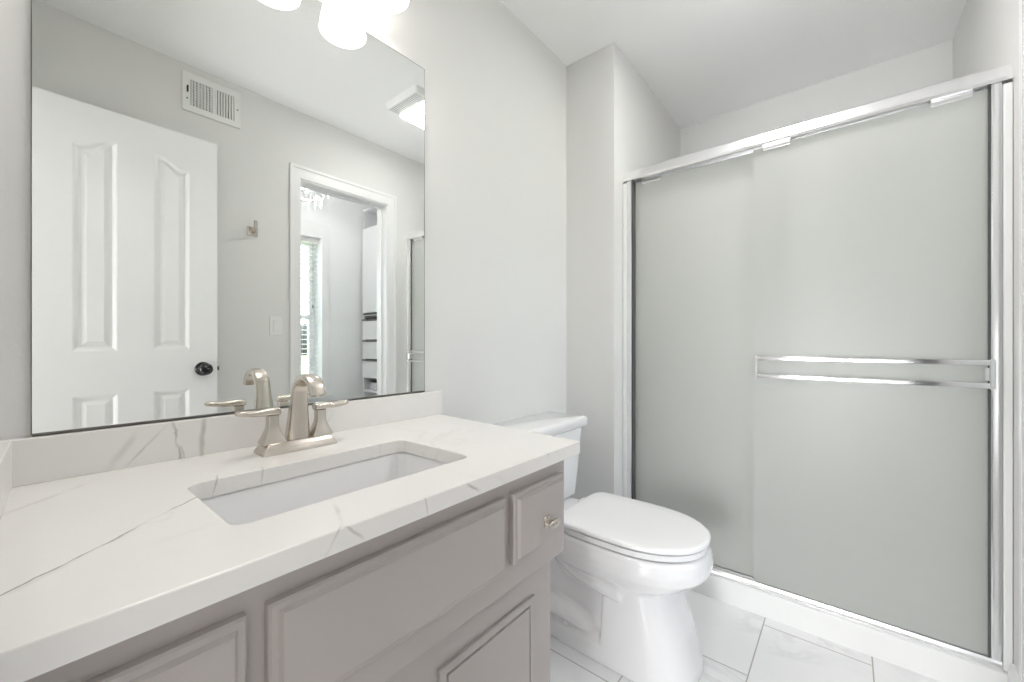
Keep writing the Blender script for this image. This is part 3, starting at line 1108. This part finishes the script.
# ------------------------------------------------------------------ room beyond the second doorway (mirror reflection)
CY0, CY1, CX0, CX1 = -1.45, -0.493, 0.45, 2.52
WX0, WX1, WZ0, WZ1 = 0.86, 1.703, 0.60, 1.985
struct(MB().box(CX0 - 0.1, CX1 + 0.1, CY0 - 0.2, CY1, -0.1, 0).build('floor_closet', M['carpet']))
struct(MB().box(CX0 - 0.1, CX1 + 0.1, CY0 - 0.2, CY1, H, H + 0.1).build('ceiling_closet', M['ceiling']))
b = MB().holed(rect(CX0 - 0.1, CX1 + 0.1, 0, H), [rect(WX0, WX1, WZ0, WZ1)], CY0 - 0.18, CY0, 'y')
struct(b.build('wall_closet_south', M['closet_wall']))
struct(MB().box(CX1, CX1 + 0.1, CY0, CY1, 0, H).build('wall_closet_east', M['closet_wall']))
struct(MB().box(CX0 - 0.1, CX0, CY0, CY1, 0, H).build('wall_closet_west', M['closet_wall']))
win = struct(empty('window_1', ((WX0 + WX1) / 2, CY0, WZ0)), 'white framed window seen through the doorway in the mirror')
b = MB().holed(rect(WX0 - 0.07, WX1 + 0.07, WZ0 - 0.07, WZ1 + 0.13), [rect(WX0, WX1, WZ0, WZ1)], CY0 + 0.0005, CY0 + 0.018, 'y')
b.build('casing', M['trim'], win, bevel=0.002)
b = MB().holed(rect(WX0 + 0.001, WX1 - 0.001, WZ0 + 0.001, WZ1 - 0.001), [rect(WX0 + 0.045, WX1 - 0.045, WZ0 + 0.05, 1.275), rect(WX0 + 0.045, WX1 - 0.045, 1.315, WZ1 - 0.045)],
               CY0 - 0.17, CY0 - 0.13, 'y')
b.build('sash', M['trim'], win)
MB().box(WX0 + 0.045, WX1 - 0.045, CY0 - 0.152, CY0 - 0.148, WZ0 + 0.05, WZ1 - 0.045).build('pane', M['glass'], win)
MB().box(WX0 - 0.08, WX1 + 0.08, CY0 + 0.0185, CY0 + 0.05, WZ0 - 0.02, WZ0 + 0.005).build('sill', M['trim'], win, bevel=0.003)
blind = tag(empty('window_blind', ((WX0 + WX1) / 2, CY0 - 0.06, WZ0 + 0.01)), 'white slatted blind hanging in the window beyond the doorway', 'blind')
MB().box(WX0 + 0.006, WX1 - 0.006, CY0 - 0.085, CY0 - 0.030, WZ1 - 0.045, WZ1 - 0.002).build('head_rail', M['blind'], blind, bevel=0.002)
b = MB()
z = WZ1 - 0.075
while z > WZ0 + 0.04:
    b.loft([[(x, CY0 - 0.080, z + 0.003), (x, CY0 - 0.055, z + 0.0055), (x, CY0 - 0.032, z + 0.001), (x, CY0 - 0.032, z - 0.0015), (x, CY0 - 0.055, z + 0.003), (x, CY0 - 0.080, z + 0.0005)]
            for x in (WX0 + 0.008, WX1 - 0.008)])
    z -= 0.041
b.build('slats', M['blind'], blind)
MB().box(WX0 + 0.008, WX1 - 0.008, CY0 - 0.080, CY0 - 0.032, WZ0 + 0.004, WZ0 + 0.022).build('bottom_rail', M['blind'], blind, bevel=0.002)
b = MB()
for x in (WX0 + 0.15, WX1 - 0.15):
    b.tube([(x, CY0 - 0.029, WZ1 - 0.04), (x, CY0 - 0.029, WZ0 + 0.01)], 0.0012, 6)
b.build('ladder_cord', M['blind'], blind)
b = MB()
b.tube([(WX1 - 0.06, CY0 - 0.026, WZ1 - 0.04), (WX1 - 0.06, CY0 - 0.024, 1.40)], 0.001, 6)
b.lathe([(0.002, 0.0), (0.005, -0.012), (0.005, -0.03), (0.001, -0.034)], (WX1 - 0.06, CY0 - 0.024, 1.40), 'z', 10)
b.build('pull_cord', M['steel'], blind)

# closet tower with open niche on top, tall door and drawers
TXF = 2.09
TY0, TY1 = CY0 + 0.025, -0.90
tw = tag(empty('closet_tower', (2.30, (TY0 + TY1) / 2, 0)), 'tall white closet tower with drawers beyond the doorway in the mirror', 'closet organizer')
b = MB()
b.box(TXF, CX1 - 0.002, TY0, TY0 + 0.019, 0, 2.335)
b.box(TXF, CX1 - 0.002, TY1 - 0.019, TY1, 0, 2.335)
b.box(CX1 - 0.02, CX1 - 0.002, TY0 + 0.019, TY1 - 0.019, 0, 2.335)
for z in (2.316, 2.130, 1.318, 0.60):
    b.box(TXF + 0.001, CX1 - 0.02, TY0 + 0.019, TY1 - 0.019, z, z + 0.019)
b.box(TXF + 0.03, CX1 - 0.02, TY0 + 0.019, TY1 - 0.019, 0, 0.08)
b.build('carcass', M['laminate'], tw)
MB().box(TXF - 0.016, TXF, TY0 + 0.022, TY1 - 0.004, 1.345, 2.140).build('tower_door', M['laminate'], tw, bevel=0.002)
for z0, z1 in ((1.095, 1.268), (0.915, 1.073), (0.735, 0.892)):
    d_ = MB().box(TXF - 0.016, TXF, TY0 + 0.022, TY1 - 0.004, z0, z1).build('drawer', M['laminate'], tw, bevel=0.002)
    MB().box(TXF - 0.024, TXF - 0.0165, TY0 + 0.030, TY1 - 0.012, z1 + 0.003, z1 + 0.0165).build('pull', M['steel'], d_)
MB().box(TXF - 0.010, TXF - 0.001, TY0 + 0.022, TY1 - 0.004, 1.328, 1.338).build('shelf_lip', M['steel'], tw)
MB().box(TXF + 0.02, TXF + 0.021, TY0 + 0.02, TY1 - 0.02, 0.735, 1.30).build('drawer_gap', M['dark'], tw)
nb = tag(empty('metal_box', (2.20, TY0 + 0.12, 0.6195)), 'small silver box in the open niche under the tower drawers', 'box')
MB().box(2.13, 2.27, TY0 + 0.06, TY0 + 0.18, 0.6200, 0.690).build('case', M['chrome'], nb, bevel=0.004)
MB().box(2.125, 2.275, TY0 + 0.055, TY0 + 0.185, 0.6905, 0.700).build('lid', M['steel'], nb, bevel=0.002)

# ceiling light of that room: chrome rings of glass prisms
ch = tag(empty('chandelier', (1.37, -0.98, 2.14)), 'small glass and chrome ceiling light in the room beyond the doorway', 'ceiling light')
cx, cy = 1.37, -0.98
MB().lathe([(0.06, H - 0.0005), (0.06, H - 0.02), (0.02, H - 0.03), (0.008, H - 0.032), (0.008, 2.30), (0.02, 2.295), (0.0, 2.29)], (cx, cy, 0), 'z', 24, caps=False).build(
    'canopy', M['chrome'], ch, smooth=True)
for r, z in ((0.170, 2.255), (0.110, 2.165)):
    b = MB()
    ring = [(cx + r * math.cos(2 * PI * k / 40), cy + r * math.sin(2 * PI * k / 40), z) for k in range(41)]
    b.sweep(ring, [(0.010, 0.003)] * 41, (0, 0, 1), 4, 8)
    for a in (0, 2 * PI / 3, 4 * PI / 3):
        b.tube([(cx, cy, 2.31), (cx + r * math.cos(a), cy + r * math.sin(a), z)], 0.003, 8)
    hp = b.build('ring', M['chrome'], ch)
    n = 18 if r > 0.15 else 12
    for k in range(n):
        b = MB()
        a = 2 * PI * k / n
        px_, py_ = cx + r * math.cos(a), cy + r * math.sin(a)
        b.lathe([(0.001, z - 0.010), (0.0075, z - 0.018), (0.006, z - 0.060), (0.001, z - 0.075)], (px_, py_, 0), 'z', 6)
        b.build('prism', M['chrome'] if k % 3 == 0 else M['seat'], hp)
MB().lathe([(0.0, 2.195), (0.03, 2.20), (0.045, 2.235), (0.03, 2.27), (0.0, 2.275)], (cx, cy, 0), 'z', 20, caps=False).build('lamp', M['closet_glow'], ch, smooth=True)

# outdoors beyond the window
struct(MB().box(-40, 90, -75, CY0 - 0.25, -0.6, -0.5).build('ground', M['lawn']), 'lawn outside the window')
b = MB()
random.seed(4)
for i in range(60):
    x = -20 + i * 1.5 + random.uniform(-0.5, 0.5)
    hh = 4.6 + random.uniform(-1.0, 1.0)
    b.lathe([(1.2, -0.5), (2.0, 0.4), (2.1, hh * 0.5), (1.5, hh * 0.8), (0.0, hh)], (x, -55 + random.uniform(-1, 1), 0), 'z', 10, caps=False)
hd = b.build('hedge', M['hedge'], smooth=True)
tag(hd, 'dark clipped hedge across the lawn, glimpsed between the blind slats', 'hedge')

# room the photograph was taken from, behind the camera
BX0, BY0, BY1 = -2.6, -1.3, 1.7
struct(MB().box(BX0, -0.15, BY0, BY1, -0.1, 0).build('floor_bedroom', M['carpet']))
struct(MB().box(BX0, -0.15, BY0, BY1, H, H + 0.1).build('ceiling_bedroom', M['ceiling']))
struct(MB().box(BX0 - 0.1, BX0, BY0, BY1, 0, H).build('wall_bedroom_west', M['wall']))
struct(MB().box(BX0, -0.15, BY1, BY1 + 0.1, 0, H).build('wall_bedroom_north', M['wall']))
struct(MB().box(BX0, -0.15, BY0 - 0.1, BY0, 0, H).build('wall_bedroom_south', M['wall']))
b = MB().box(-0.16, -0.151, W + 0.12, BY1, 0, H)
b.box(-0.16, -0.151, BY0, -0.493, 0, H)
struct(b.build('wall_bedroom_east', M['wall']))
bpy.context.view_layer.update()
